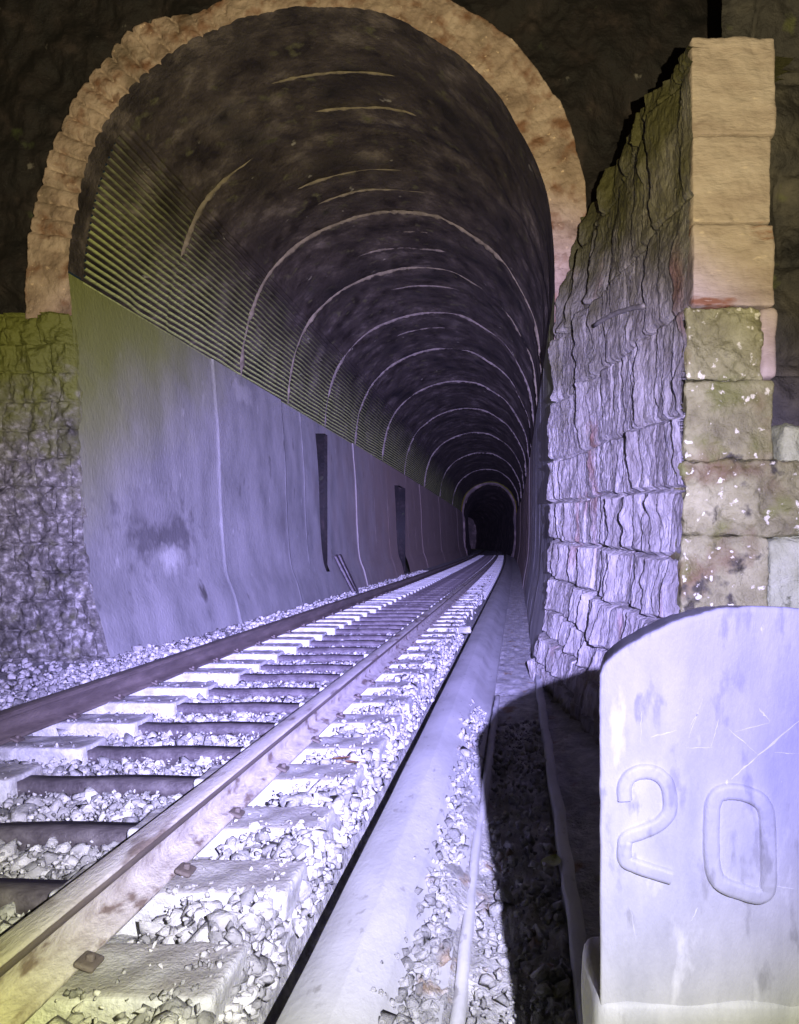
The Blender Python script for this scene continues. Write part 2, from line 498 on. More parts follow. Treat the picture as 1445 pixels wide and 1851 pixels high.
# ------------------------------------------------------------------ geometry of the place
def cx(y):                                     # the line bends gently left far inside
    y = np.asarray(y, float)
    return -0.5 * np.clip((y - 20) / 48, 0, 5) ** 2


YP = 7.4                                       # portal plane
ARCH = [(-4.445, 3.81), (-4.418, 4.197), (-4.28, 4.86), (-4.0, 5.467), (-3.506, 5.964), (-2.954, 6.268), (-2.4, 6.433),
        (-1.905, 6.472), (-1.298, 6.395), (-.745, 6.102), (-.304, 5.743), (.028, 5.246), (.276, 4.694), (.359, 4.142), (.375, 3.7)]
LWALL = [(-3.93, -.4), (-4.03, 0), (-4.13, .4), (-4.25, .77), (-4.32, 1.6), (-4.36, 2.7), (-4.445, 3.83)]
RWALL = [(.375, 3.68), (.365, 2.5), (.36, 1.5), (.33, .8), (.24, .25), (.2, 0), (.15, -.4)]
LW = catmull(LWALL, 14); AR = catmull(ARCH, 14); RW = catmull(RWALL, 14)

tunnel = empty('railway_tunnel', (-2.03, YP, 0))
tag(tunnel, 'dark horseshoe railway tunnel with soot black stone portal, tan arch ring and ribbed vault', 'tunnel')

YEND = 66.0
RIBS = [9.5, 11.95, 14.4, 17.2, 20.4, 24.5, 29.5, 36, 44, 54]
JOINTS_L = [10.8, 13.9, 15.2, 20.0, 22.6, 25.0, 29.6, 31.8, 34, 36.5, 39.5, 43, 47, 52, 58]
JOINTS_R = [8.6, 10.4, 12.1, 14.5, 17, 19.5, 22, 25, 28, 32, 36, 41, 47, 54]


def y_samples(n, joints, w=0.05):
    y = YP + (YEND - YP) * np.linspace(0, 1, n) ** 1.9
    ex = [j + d * w for j in joints for d in (-1.3, -0.9, -.45, 0, .45, 0.9, 1.3)]
    return np.unique(np.concatenate([y, [v for v in ex if v < YEND]]))


def side_wall(poly, joints, inward, seed, niches=()):
    s = np.linspace(0, plen(poly), 74)
    pr = resample(poly, s)
    ex = []
    for (a, b, z0, z1) in niches: ex += [a, a + .004, b - .004, b]
    ys = np.unique(np.concatenate([[YP - .05, YP - .02], y_samples(230, joints), ex]))
    P = np.zeros((len(ys), len(s), 3))
    P[..., 0] = pr[None, :, 0] + cx(ys)[:, None]; P[..., 1] = ys[:, None]; P[..., 2] = pr[None, :, 1]
    Y, Z = P[..., 1], P[..., 2]
    d = 0.005 * fbm(Y * 0.9, Z * 1.1, seed=seed) + 0.003 * fbm(Y * 9, Z * 9, seed=seed + 3)
    edges = np.array([YP] + sorted(joints) + [YEND])
    k = np.clip(np.searchsorted(edges, Y) - 1, 0, len(edges))
    d = d + 0.03 * (_h(k, k * 0 + 3, k * 0, seed) - .5)
    for j in joints:
        wob = 0.01 * fbm(Z * 1.7, Z * 0 + j, seed=seed + 9)
        r = np.exp(-((Y - j - wob) / (0.022 + 0.0006 * j)) ** 2)
        d = d + r * sstep(-.5, .1, fbm(Z * 2.1, Z * 0 + j, seed=seed + 31)) * (0.009 + 0.006 * fbm(Z * 6, Z * 0 + j, seed=seed))
    # long horizontal day joint and the break of slope at the foot
    d = d - 0.012 * np.exp(-((Z - 1.42 - .03 * fbm(Y * 1.2, Y * 0, seed=5)) / 0.05) ** 2) * (Y < 10.8)
    keep = np.ones((len(ys) - 1, len(s) - 1), bool)
    for (a, b, z0, z1) in niches:
        ym = 0.5 * (ys[1:] + ys[:-1]); zm = 0.5 * (pr[1:, 1] + pr[:-1, 1])
        keep &= ~(((ym > a) & (ym < b))[:, None] & ((zm > z0) & (zm < z1))[None, :])
    # spalled hole in the first bay
    if niches:
        r2 = ((Y - 9.05 - 0.1 * fbm(Y * 6, Z * 6, seed=1)) / 0.10) ** 2 + ((Z - 1.13 - 0.1 * fbm(Y * 6, Z * 6, seed=2)) / 0.06) ** 2
        d = d - 0.02 * np.exp(-r2 ** 1.2)
        r3 = ((Y - 9.05) / 0.34) ** 2 + ((Z - 0.96 - .05 * fbm(Y * 4, Z * 4, seed=4)) / 0.06) ** 2
        d = d + 0.010 * np.exp(-r3 ** 2)
    P[..., 0] += inward * d
    return P, keep, ys, pr


NICHES = [(16.3, 16.58, 0.5, 3.55), (26.6, 28.2, -.2, 3.2)]
P, keep, ysl, prl = side_wall(LW, JOINTS_L, 1, 21, NICHES)
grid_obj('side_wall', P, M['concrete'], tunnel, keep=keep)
P, keep, _, _ = side_wall(RW, JOINTS_R, -1, 44)
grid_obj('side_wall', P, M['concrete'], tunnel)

# refuge recesses in the left wall, their shade put into a near-black colour
for (a, b, z0, z1) in NICHES:
    x = -4.36 + float(cx(a)) ; dp = 0.7
    V = np.array([(x + .12, a, z0), (x + .12, b, z0), (x + .12, b, z1), (x + .12, a, z1),
                  (x - dp, a, z0), (x - dp, b, z0), (x - dp, b, z1), (x - dp, a, z1)])
    F = np.array([(0, 4, 5, 1), (1, 5, 6, 2), (2, 6, 7, 3), (3, 7, 4, 0), (4, 7, 6, 5)])
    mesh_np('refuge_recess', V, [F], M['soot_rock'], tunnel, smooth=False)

# vault
La = plen(AR)
sv = np.concatenate([np.linspace(0, 1.75, 230), np.linspace(1.75, La, 190)[1:]])
pv = resample(AR, sv)
tv = np.gradient(pv, sv, axis=0); tv /= np.linalg.norm(tv, axis=1, keepdims=True)
nv = np.stack([tv[:, 1], -tv[:, 0]], -1)       # inward
ysv = YP + .19 + (YEND - YP - .19) * np.linspace(0, 1, 260) ** 1.9
P = np.zeros((len(ysv), len(sv), 3))
S, Y = np.meshgrid(sv, ysv)
ribm = sstep(2.1, 1.4, S + 0.35 * fbm(Y * 0.8, S, seed=8))
d = 0.03 * np.cos(2 * math.pi * S / RIB) * ribm
ring_i = np.searchsorted(np.array(RIBS), Y)
d0 = d
d = 0.06 * fbm(S * 1.2, Y * 1.0, seed=31, oct=5) + .02 * fbm(S * 6, Y * 6, seed=32, oct=3) * (1 - .7 * ribm) + 0.06 * (_h(ring_i, ring_i * 0, ring_i * 0, 5) - .5)
# shuttering-board steps across the crown
d = d + 0.03 * np.clip(fbm(S * 0.5, Y * 5.0, seed=61, oct=2), -.2, 1) * (1 - ribm)
d = (d0 + (d - .05) * sstep(YP + .15, YP + 1.2, Y)) * sstep(0, .05, S) * sstep(La, La - .05, S)
P[..., 0] = pv[None, :, 0] + cx(ysv)[:, None] + d * nv[None, :, 0]
P[..., 1] = Y
P[..., 2] = pv[None, :, 1] + d * nv[None, :, 1]
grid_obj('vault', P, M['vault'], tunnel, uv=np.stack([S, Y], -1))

# mortar ridges at the joints of the vault rings
def arch_ridge(y, s0, s1, w, seed, gap=0.15):
    n = int((s1 - s0) / 0.03) + 2
    s = np.linspace(s0, s1, n)
    p = resample(AR, s)
    t = np.gradient(p, s, axis=0); t /= np.linalg.norm(t, axis=1, keepdims=True)
    nn = np.stack([t[:, 1], -t[:, 0]], -1)
    g = fbm(s * 1.6, s * 0 + seed, seed=seed, oct=5)
    r = w * np.clip((g + 0.55 - gap) * 1.6, 0, 1.3) * (0.7 + 0.5 * fbm(s * 14, s * 0, seed=seed + 1))
    r = np.maximum(r, 0) * np.minimum(1, np.minimum(s - s0, s1 - s) / 0.15 + .05)
    ang = np.linspace(0, math.pi, 6)
    P = np.zeros((n, 6, 3))
    yy = y + 0.05 * fbm(s * 1.1, s * 0, seed=seed + 2) + 0.012 * fbm(s * 9, s * 0, seed=seed + 7)
    base = 0.01
    P[..., 0] = p[:, None, 0] + float(cx(y)) + nn[:, None, 0] * (base + 1.1 * r[:, None] * np.sin(ang)[None] - .03)
    P[..., 2] = p[:, None, 1] + nn[:, None, 1] * (base + 1.1 * r[:, None] * np.sin(ang)[None] - .03)
    P[..., 1] = yy[:, None] - 1.0 * r[:, None] * np.cos(ang)[None]
    return P


for i, y in enumerate(RIBS):
    a, b, g = (0, La, 0.0)
    if i == 0: a, b, g = 1.0, 2.6, -0.15
    grid_obj('arch_joint', arch_ridge(y, a, b, 0.030 + 0.0008 * y, 300 + 7 * i, g - .12), M['mortar'] if y < 15 else M['mortar_deep'], tunnel)
rr = random.Random(3)
for y in [8.4, 9.1, 10.6, 11.2, 12.7, 13.4, 15.4, 18.4]:
    c = La * 0.5 + rr.uniform(-.3, .7)
    grid_obj('crown_ridge', arch_ridge(y, c - rr.uniform(.5, 1.0), c + rr.uniform(.5, .9), 0.018 + .0006 * y, 900 + int(y * 10), 0.0), M['mortar'] if y < 13 else M['mortar_deep'], tunnel)

# the unlined, blacker length of tunnel beyond
FULL = np.vstack([LW, AR[1:], RW[1:]])
sf = np.linspace(0, plen(FULL), 120); pf = resample(FULL, sf)
cen = np.array([-2.03, 2.6])
ysf = np.linspace(YEND - .3, 150, 90)
P = np.zeros((len(ysf), len(sf), 3))
k = 0.93 + 0.05 * fbm(np.arange(120)[None] * .15, ysf[:, None] * .4, seed=71)
P[..., 0] = cen[0] + (pf[None, :, 0] - cen[0]) * k + cx(ysf)[:, None] * 1.0 - 0.004 * np.clip(ysf - 66, 0, 99)[:, None] ** 1.6
P[..., 1] = ysf[:, None]; P[..., 2] = cen[1] + (pf[None, :, 1] - cen[1]) * k
grid_obj('unlined_bore', P, M['bore'], tunnel)
mesh_np('bore_end', P[-1], [np.arange(120)[None]], M['bore'], tunnel, smooth=False)
# ring wall where the bore narrows
a = np.stack([pf[:, 0] + float(cx(YEND)), np.full(120, YEND), pf[:, 1]], -1)
bq = P[1].copy(); bq[:, 1] = YEND
grid_obj('lining_end', np.stack([a, bq]), M['bore'], tunnel, smooth=False)

# ---- portal face -------------------------------------------------------
FULLo = FULL


def masonry(U, Z, rowh, wmin, wmax, seed, amp, joint=0.035):
    """quarry faced courses: returns relief"""
    wob = 0.03 * fbm(U * 1.4, Z * 1.4, seed=seed + 1)
    zz = (Z + wob) / rowh
    row = np.floor(zz); fz = zz - row
    wd = wmin + (wmax - wmin) * _h(row, row * 0, row * 0, seed + 2)
    uu = (U + 0.04 * fbm(U * 1.5, Z * 4, seed=seed + 3)) / wd + 7.3 * _h(row, row * 0 + 1, row * 0, seed + 4)
    col = np.floor(uu); fu = uu - col
    du = np.minimum(fu, 1 - fu) * wd; dz = np.minimum(fz, 1 - fz) * rowh
    dd = np.minimum(du, dz)
    pil = np.sqrt(np.clip(1 - (1 - np.clip(dd / joint, 0, 1)) ** 2, 0, 1))
    tilt = (_h(row, col, row * 0, seed + 5) - .5)
    return amp * (pil + 0.8 * tilt + 0.9 * fbm(U * 7, Z * 7, seed=seed + 6, oct=4)), dd


def portal_grid(s0, s1, ns, r0f, reach, nr, power=1.5):
    """strip of the portal face outside the opening between two arc lengths"""
    s = np.linspace(s0, s1, ns)
    p = resample(FULL, s)
    d = p - np.array([-2.03, 2.4])[None]
    d /= np.linalg.norm(d, axis=1, keepdims=True)
    t = np.linspace(0, 1, nr) ** power
    r0 = r0f(s)
    R = r0[:, None] + (reach - r0)[:, None] * t[None]
    X = p[:, None, 0] + d[:, None, 0] * R
    Z = p[:, None, 1] + d[:, None, 1] * R
    return X, Z, s


Ls, Lr = plen(LW), plen(FULL)
zeros = lambda s: np.zeros_like(s)
# left jamb below the springer, rough courses
sj = np.linspace(0, Ls - 0.40, 330)
pj = resample(FULL, sj)
uj = np.concatenate([np.linspace(0, 1.3, 150), np.linspace(1.3, 6, 90)[1:]])
X = pj[:, None, 0] - uj[None]; Z = np.repeat(pj[:, None, 1], len(uj), 1)
rel, dd = masonry(X, Z, 0.285, 0.26, 0.5, 5, 0.042, .03)
rel = 1.5 * rel + .05 * fbm(X * 9, Z * 4.5, seed=6, oct=5)
edge = sstep(0, 0.06, uj)[None]
P = np.stack([X + 0.02 * fbm(Z * 5, X * 5, seed=3) * (uj[None] < .02), YP - 0.02 - rel * (0.4 + .6 * edge), Z], -1)
Pin = P[:, :1].copy(); Pin[..., 1] = YP + 0.5; Pin[..., 0] -= 0.09
grid_obj('jamb', np.concatenate([Pin, P], 1), M['jamb'], tunnel)

# arch ring
S0, S1 = Ls - 0.42, Ls + La + 0.7
sr = np.linspace(S0, S1, 560)
fr = (sr - S0) / (S1 - S0)
th = np.interp(fr, [0, .06, .14, .22, .28, .33, .36, .42, .48, .55, .63, .69, .74, .80, .87, .93, 1],
               [.43, .43, .38, .40, .42, .34, .22, .26, .36, .40, .42, .45, .50, .42, .36, .36, .30])
th = th * (1 + 0.10 * fbm(sr * 3, sr * 0, seed=12) + 0.02 * fbm(sr * 14, sr * 0, seed=13))
pr_ = resample(FULL, sr)
tt = np.gradient(pr_, sr, axis=0); tt /= np.linalg.norm(tt, axis=1, keepdims=True)
no = np.stack([-tt[:, 1], tt[:, 0]], -1)
q = np.linspace(0, 1, 44)
Xr = pr_[:, None, 0] + no[:, None, 0] * th[:, None] * q[None]
Zr = pr_[:, None, 1] + no[:, None, 1] * th[:, None] * q[None]
vs = sr / 0.155 + 0.25 * fbm(sr[:, None] * 1.5, q[None] * 2, seed=19)[:, 0]
fv = (vs[:, None] + 0.18 * fbm(sr[:, None] * 2, q[None] * 3, seed=23)) % 1
groove = np.sqrt(np.clip(1 - (1 - np.clip(np.minimum(fv, 1 - fv) / 0.25, 0, 1)) ** 2, 0, 1))
gm = sstep(S0 + .55, S0 + .75, sr) * (1 - 0.75 * sstep(.30, .42, fr))
rel = 0.06 * (groove - 1) * gm[:, None] + 0.035 * fbm(Xr * 4, Zr * 4, seed=29) + 0.012 * fbm(Xr * 17, Zr * 17, seed=30, oct=5)
P = np.stack([Xr, YP - 0.05 - rel, Zr], -1)
Pout = P[:, -1:].copy(); Pout[..., 1] = YP + 0.45
ringP = np.concatenate([P, Pout], 1)
Pin = P[:, :1].copy(); Pin[..., 1] = YP + 0.20
sk = sr > Ls + .02
grid_obj('soffit', np.concatenate([Pin, P[:, :1]], 1)[sk], M['soffit'], tunnel)
ringo = grid_obj('arch_ring', ringP, M['ring'], tunnel)
endc = ringP[0, :]
mesh_np('springer_end', np.vstack([endc]), [np.arange(len(endc))[None]], M['ring'], ringo, smooth=False)

# spandrel masonry above and beside the arch
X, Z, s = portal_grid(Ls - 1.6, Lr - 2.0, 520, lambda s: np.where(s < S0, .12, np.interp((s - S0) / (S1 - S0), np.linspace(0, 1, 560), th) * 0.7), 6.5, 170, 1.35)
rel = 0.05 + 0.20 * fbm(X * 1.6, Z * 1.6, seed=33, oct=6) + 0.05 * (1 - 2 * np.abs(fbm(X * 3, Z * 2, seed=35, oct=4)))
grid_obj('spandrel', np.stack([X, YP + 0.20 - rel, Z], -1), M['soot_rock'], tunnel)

# ---- wing wall ---------------------------------------------------------
wing = empty('wing_wall', (0.6, 5.7, 0))
tag(wing, 'tall rough wing wall of upright flaggy stone between tunnel mouth and right hand pier', 'stone wall')
nu, nz_ = 900, 800
u = np.linspace(0, 1, nu); z = np.linspace(-.45, 1, nz_)
ztop = 4.36 + (3.78 - 4.36) * u
U, W = np.meshgrid(u, np.linspace(0, 1, nz_), indexing='ij')
Zw = -.45 + (ztop[:, None] + .45) * W
xl = np.interp(Zw, [-.5, 0, .25, .8, 1.2, 3.0, 3.5, 4.4], [.16, .20, .245, .335, .36, .37, .50, .75])
xr = np.interp(Zw, [-.5, 0, .5, 1.0, 4.4], [.66, .70, .80, .88, .95])
Xw = xl + (xr - xl) * U
Yw = YP - 0.03 + (3.95 - YP) * U
Lw = U * 3.5


def flagstones(Lw, Z):
    """rough stone in courses, each split by its own ragged upright cracks"""
    rows = [-1.0, -.22, .02, .27, .52, .83, 1.18, 1.55, 1.95, 2.5, 3.1, 3.8, 6]
    Zq = Z + 0.045 * fbm(Lw * 1.6, Z * 0.6, seed=41) + .03 * Lw
    r = np.searchsorted(rows, Zq) - 1
    out = np.zeros_like(Z)
    rr = np.random.default_rng(5)
    for k in range(len(rows) - 1):
        m = r == k
        if not m.any(): continue
        lo, hi = rows[k], rows[k + 1]
        up = lo > 1.9
        b = [-.3]
        while b[-1] < 4.0: b.append(b[-1] + rr.uniform(.055, .19) * (1.2 if up else 1) * (2.0 if rr.random() < .10 else 1))
        b = np.array(b); nb = len(b)
        x = Lw[m]; zz = Zq[m]; t = (zz - lo) / (hi - lo)
        gap = np.zeros(x.shape)
        off = rr.uniform(-.012, .012, nb)
        # each slab stands proud at its far edge and drops behind it
        ht = rr.uniform(.0, .085, nb + 1) * np.where(rr.random(nb + 1) < .25, .3, 1) * (1.25 if up else 1)
        E = np.repeat(b[:, None], len(x), 1)
        for i in range(nb):
            bow = rr.uniform(-.05, .10) * (t - .5) ** 2 * 2
            lean = rr.uniform(-.03, .03)
            wr, dep0 = rr.uniform(.002, .012), rr.uniform(.2, 1.0)
            n_ = np.abs(x - b[i]) < .22
            if not n_.any(): continue
            zn = zz[n_]; one = zn * 0
            e = b[i] + bow[n_] + lean * (t[n_] - .5) + .022 * fbm(zn * 5 + i * 3.1, one + k * 7.7 + i, seed=60, oct=4)
            E[i, n_] = e
            w = np.maximum(wr + .008 * fbm(zn * 4, one + i * 5.3 + k, seed=71), .0015)
            dep = dep0 * np.clip(1.0 + 1.2 * fbm(zn * 2.6, one + i * 2.9 + k, seed=77), .12, 1.3)
            gap[n_] = np.maximum(gap[n_], dep * np.clip(1 - np.abs(x[n_] - e) / w, 0, 1) ** .55)
        E = np.maximum.accumulate(E, axis=0)
        idx = np.clip((x[None] > E).sum(0) - 1, 0, nb - 2)
        ar = np.arange(len(x))
        f = np.clip((x - E[idx, ar]) / np.maximum(E[idx + 1, ar] - E[idx, ar], .02), 0, 1)
        hv = ht[idx] * np.clip(.85 + 1.1 * fbm(zz * 3, idx * 2.7, seed=83, oct=3), .1, 1.6)
        face_ = hv * (1 - f) ** 1.2
        out[m] = off[idx] + face_ - .05 * gap + rr.uniform(-.012, .012)
        hz = np.minimum(zz - lo, hi - zz) + .01 * fbm(x * 12, x * 0 + k, seed=90)
        out[m] -= (0.05 if not up else .02) * np.clip(1 - hz / .022, 0, 1) ** .7
    rock = 1 - np.abs(fbm(Lw * 10, Z * 4, seed=95, oct=5))
    return out + .014 * rock


rel = flagstones(Lw, Zw) + 0.04 * fbm(Lw * 2.2, Zw * 1.6, seed=57, oct=4) + 0.014 * fbm(Lw * 24, Zw * 14, seed=58, oct=4)
nx, ny = -.988, -.158
P = np.stack([Xw + nx * rel, Yw + ny * rel, Zw], -1)
Ptop = P[:, -1:].copy(); Ptop[..., 0] += 0.6; Ptop[..., 1] += .1
grid_obj('stone_face', np.concatenate([P, Ptop], 1), M['wing'], wing)

# iron rod driven into the wing wall
a = Vector(((1075 - 935) / 1340 * 5.35, 5.35, 1.16 + 392 / 1340 * 5.35))
b = Vector(((1166 - 935) / 1340 * 4.55, 4.55, 1.16 + 426 / 1340 * 4.55))


def tube_path(name, pts, rad, mat, parent=None, seg=10, jitter=0, seed=0):
    pts = np.asarray(pts, float); n = len(pts)
    rad = np.broadcast_to(np.asarray(rad, float), (n,))
    t = np.gradient(pts, axis=0); t /= np.linalg.norm(t, axis=1, keepdims=True)
    up = np.array([0.13, 0.21, 1.0]); V = []
    for i in range(n):
        s = np.cross(t[i], up); s /= np.linalg.norm(s); w = np.cross(s, t[i])
        for k in range(seg):
            aa = 2 * math.pi * k / seg
            V.append(pts[i] + rad[i] * (math.cos(aa) * s + math.sin(aa) * w))
    V = np.array(V)
    if jitter: V = V + jitter * np.stack([fbm(V[:, 0] * 20, V[:, 1] * 20, V[:, 2] * 20, seed + k) for k in range(3)], -1)
    i = np.arange(n - 1)[:, None]; j = np.arange(seg)[None]
    j2 = (j + 1) % seg
    F = np.stack([i * seg + j, i * seg + j2, (i + 1) * seg + j2, (i + 1) * seg + j], -1).reshape(-1, 4)
    return mesh_np(name, V, [F, np.arange(seg)[None, ::-1], ((n - 1) * seg + np.arange(seg))[None]], mat, parent)


tt_ = np.linspace(0, 1, 14)[:, None]
rodp = np.array(a)[None] * (1 - tt_) + np.array(b)[None] * tt_
rodp[:, 2] += 0.03 * np.sin(tt_[:, 0] * 3)
tag(tube_path('iron_rod', rodp, 0.016, M['iron'], jitter=.006), 'thin bent iron rod jutting from the rough wing wall', 'rod')

# ---- pier at the right -------------------------------------------------
pier = empty('stone_pier', (0.95, 4.1, 0))
tag(pier, 'square stone pier with three smooth tan blocks above mossy brown blocks', 'pier')
Yq = 3.93
upz = [(3.84, 3.323), (3.320, 2.853), (2.850, 2.415)]
for i, (zt, zb) in enumerate(upz):
    x0, x1 = 0.925 + .004 * i, 1.372 - (0.0, .02, .005)[i]
    o = rbox('smooth_block', ((x0 + x1) / 2, Yq + .25, (zt + zb) / 2), ((x1 - x0) / 2, .25, (zt - zb) / 2), M['tan_block'], pier,
             r=.016, n=(70, 10, 64), amp=.016, freq=11, seed=100 + i)
    o['label'] = 'smooth tan block of the upper pier'
lowz = [(2.408, 2.018), (2.014, 1.588), (1.584, 1.198), (1.194, .72), (.716, .22), (.216, -.42)]
for i, (zt, zb) in enumerate(lowz):
    x0, x1 = 0.90 - .012 * i, 1.30 + (0, .06, .22, .03, .1, .1)[i]
    o = rbox('rough_block', ((x0 + x1) / 2, Yq + .27 - .01 * i, (zt + zb) / 2), ((x1 - x0) / 2, .27, (zt - zb) / 2), M['mossy_stone'], pier,
             r=.02, n=(70, 14, 70), amp=.05 if i % 2 == 0 else .03, freq=9, seed=130 + i)
    o['label'] = 'mossy brown rough faced block of the lower pier'
# pale sliver of render beside the first rough block
rbox('render_patch', (1.34, Yq + .09, 2.22), (.045, .09, .19), M['tan_block'], pier, r=.03, n=(10, 6, 14), amp=.02, freq=9, seed=99)
# retaining wall running on to the right
ret = empty('retaining_wall', (2.0, 4.4, 0))
tag(ret, 'dark mossy retaining wall running off to the right behind the pier', 'stone wall')
X, Z = np.meshgrid(np.linspace(1.2, 5.5, 300), np.linspace(-.5, 6.5, 420), indexing='ij')
rel, _ = masonry(X, Z, 0.55, .5, .8, 77, .05, .06)
rel = rel + .12 * fbm(X * 2, Z * 2, seed=78, oct=5)
grid_obj('rock_face', np.stack([X, 4.35 - rel - .15 * (Z < 2.1), Z], -1), M['dark_rock'], ret, flip=True)
for i, (c, h, sd) in enumerate([((1.58, 4.13, .86), (.25, .2, .32), 1), ((1.60, 4.15, 1.66), (.19, .2, .14), 2), ((1.55, 4.15, 1.34), (.17, .18, .17), 3), ((2.15, 4.1, .9), (.3, .2, .4), 5)]):
    o = rbox('lichen_block', c, h, M['pale_stone'], ret, r=.05, n=(34, 10, 34), amp=.05, freq=7, seed=200 + sd)
    o['label'] = 'pale green lichen covered block'

# ------------------------------------------------------------------ track
SP = 0.58
FR = [1.87 + SP * k for k in range(-7, 112)]


def smooth_y(y0, y1, n, p=1.7):
    return y0 + (y1 - y0) * np.linspace(0, 1, n) ** p


ysR = np.concatenate([np.linspace(-6, 1, 10), smooth_y(1.1, 100, 70)])
rp = [(-.085, 0), (.085, 0), (.085, .012), (.07, .022), (.016, .042), (.011, .055), (.011, .108), (.018, .1178), (-.018, .1178), (-.011, .108), (-.011, .055), (-.016, .042), (-.07, .022), (-.085, .012)]
hd = [(-.018, .118), (.018, .118), (.045, .126), (.047, .150), (-.047, .150), (-.045, .126)]
hp = [(-.046, .1502), (.046, .1502), (.046, .1545), (.036, .160), (-.036, .160), (-.046, .1545)]
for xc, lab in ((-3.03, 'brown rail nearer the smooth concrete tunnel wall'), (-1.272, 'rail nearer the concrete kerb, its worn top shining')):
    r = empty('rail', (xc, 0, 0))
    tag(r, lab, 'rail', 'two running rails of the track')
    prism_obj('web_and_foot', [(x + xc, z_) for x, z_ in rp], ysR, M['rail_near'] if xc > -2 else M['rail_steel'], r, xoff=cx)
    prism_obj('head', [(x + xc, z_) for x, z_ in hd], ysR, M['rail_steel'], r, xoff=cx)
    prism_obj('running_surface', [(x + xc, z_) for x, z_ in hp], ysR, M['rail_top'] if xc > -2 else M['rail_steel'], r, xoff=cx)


def block_mesh(name, x0, x1, parent, seed, n=(44, 18, 14)):
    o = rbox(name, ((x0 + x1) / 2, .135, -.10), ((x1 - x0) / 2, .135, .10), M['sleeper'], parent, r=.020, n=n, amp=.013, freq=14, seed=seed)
    # upper front edge weathered back
    return o


BAR = [(.06, -.032), (.17, -.032), (.17, -.046), (.082, -.046), (.078, -.12), (.06, -.12)]


def clip_mesh(parent, x, sgn):
    """pressed plate and bolt that hold the rail foot"""
    V, F = rbox_arrays((x, .135, .010), (.026, .034, .008), .006, (4, 5, 3), .004, 20, 5)
    V[:, 2] += (V[:, 0] - x) * -sgn * .35 + .006
    V2, F2 = rbox_arrays((x + sgn * .004, .135, .026), (.010, .010, .012), .004, (3, 3, 3), .002, 30, 6)
    return mesh_np('rail_clip', np.concatenate([V, V2]), [np.concatenate([F, F2 + len(V)])], M['rail_steel'], parent)


def build_sleeper():
    r = empty('sleeper', (0, 0, 0))
    block_mesh('concrete_block', -3.52, -2.47, r, 301)
    block_mesh('concrete_block', -1.57, -.785, r, 302)
    V = []
    xs = np.linspace(-2.49, -1.55, 12)
    for x in xs:
        for (y, z_) in BAR: V.append((x, y, z_ + .004 * math.sin(x * 9)))
    k = len(BAR); i = np.arange(len(xs) - 1)[:, None]; j = np.arange(k)[None]; j2 = (j + 1) % k
    F = np.stack([i * k + j, i * k + j2, (i + 1) * k + j2, (i + 1) * k + j], -1).reshape(-1, 4)
    mesh_np('tie_bar', np.array(V), [F], M['tie'], r, smooth=False)
    for (x, sg) in ((-3.03 + .10, 1), (-3.03 - .10, -1), (-1.272 + .10, 1), (-1.272 - .10, -1)): clip_mesh(r, x, sg)
    return r


ORD = ['first', 'second', 'third', 'fourth', 'fifth', 'sixth', 'seventh', 'eighth', 'ninth', 'tenth', 'eleventh', 'twelfth']
proto = build_sleeper()
kids = list(proto.children)
first = True
seen = 0
GROUP = 'twin-block sleepers under the rails'
for k, y in enumerate(FR):
    if y < 1.8:
        if y < -1: continue
    if y <= 17:
        if first: r = proto; first = False
        else:
            r = proto.copy(); COL.objects.link(r)
            for ch in kids:
                c = ch.copy(); COL.objects.link(c); c.parent = r
        r.location = (float(cx(y)) + random.uniform(-.02, .02), y + random.uniform(-.015, .015), random.uniform(-.008, .006))
        r.rotation_euler = (0, 0, random.uniform(-.015, .015))
        if y < 1.8: lab = 'twin-block sleeper just below the bottom edge of the picture'
        else:
            seen += 1
            if seen <= 12: lab = '%s twin-block concrete sleeper counted from the bottom of the picture' % ORD[seen - 1]
            else: lab = 'twin-block sleeper with dark tie bar a little inside the tunnel'
        tag(r, lab, 'sleeper', GROUP)
    else:
        if 'far_me' not in globals():
            parts = [rbox_arrays((-2.995, .135, -.1), (.525, .135, .1), .02, (3, 2, 2)), rbox_arrays((-1.15, .135, -.1), (.417, .135, .1), .02, (3, 2, 2)),
                     rbox_arrays((-2.02, .115, -.07), (.46, .055, .035), .006, (2, 1, 1))]
            off = 0; VV, FF = [], []
            for v, f in parts: VV.append(v); FF.append(f + off); off += len(v)
            o = mesh_np('sleeper', np.concatenate(VV), [np.concatenate(FF)], M['sleeper'])
            o.data.materials.append(M['tie'])
            nb = len(parts[0][1]) + len(parts[1][1])
            for pi in range(nb, len(o.data.polygons)): o.data.polygons[pi].material_index = 1
            far_me = o.data
        else:
            o = bpy.data.objects.new('sleeper', far_me); COL.objects.link(o)
        o.location = (float(cx(y)), y, random.uniform(-.006, .006))
        tag(o, 'small far sleeper deep inside the dark tunnel', 'sleeper', GROUP)

# ---- ground sheets -----------------------------------------------------
xs = np.linspace(-40, 40, 40); ys_ = np.linspace(-30, 170, 60)
X, Y = np.meshgrid(xs, ys_, indexing='ij')
tag(grid_obj('ground', np.stack([X, Y, np.full_like(X, -.42)], -1), M['ground']), kind='structure')


def bed_z(x, y):
    z = -.125 + .02 * fbm(x * 6, y * 6, seed=91) + .065 * sstep(-1.25, -1.05, x)
    z = z + .10 * sstep(-3.35, -3.7, x)
    z = z + .02 * sstep(-.95, -.86, x) - .26 * sstep(-.81, -.74, x)
    return z


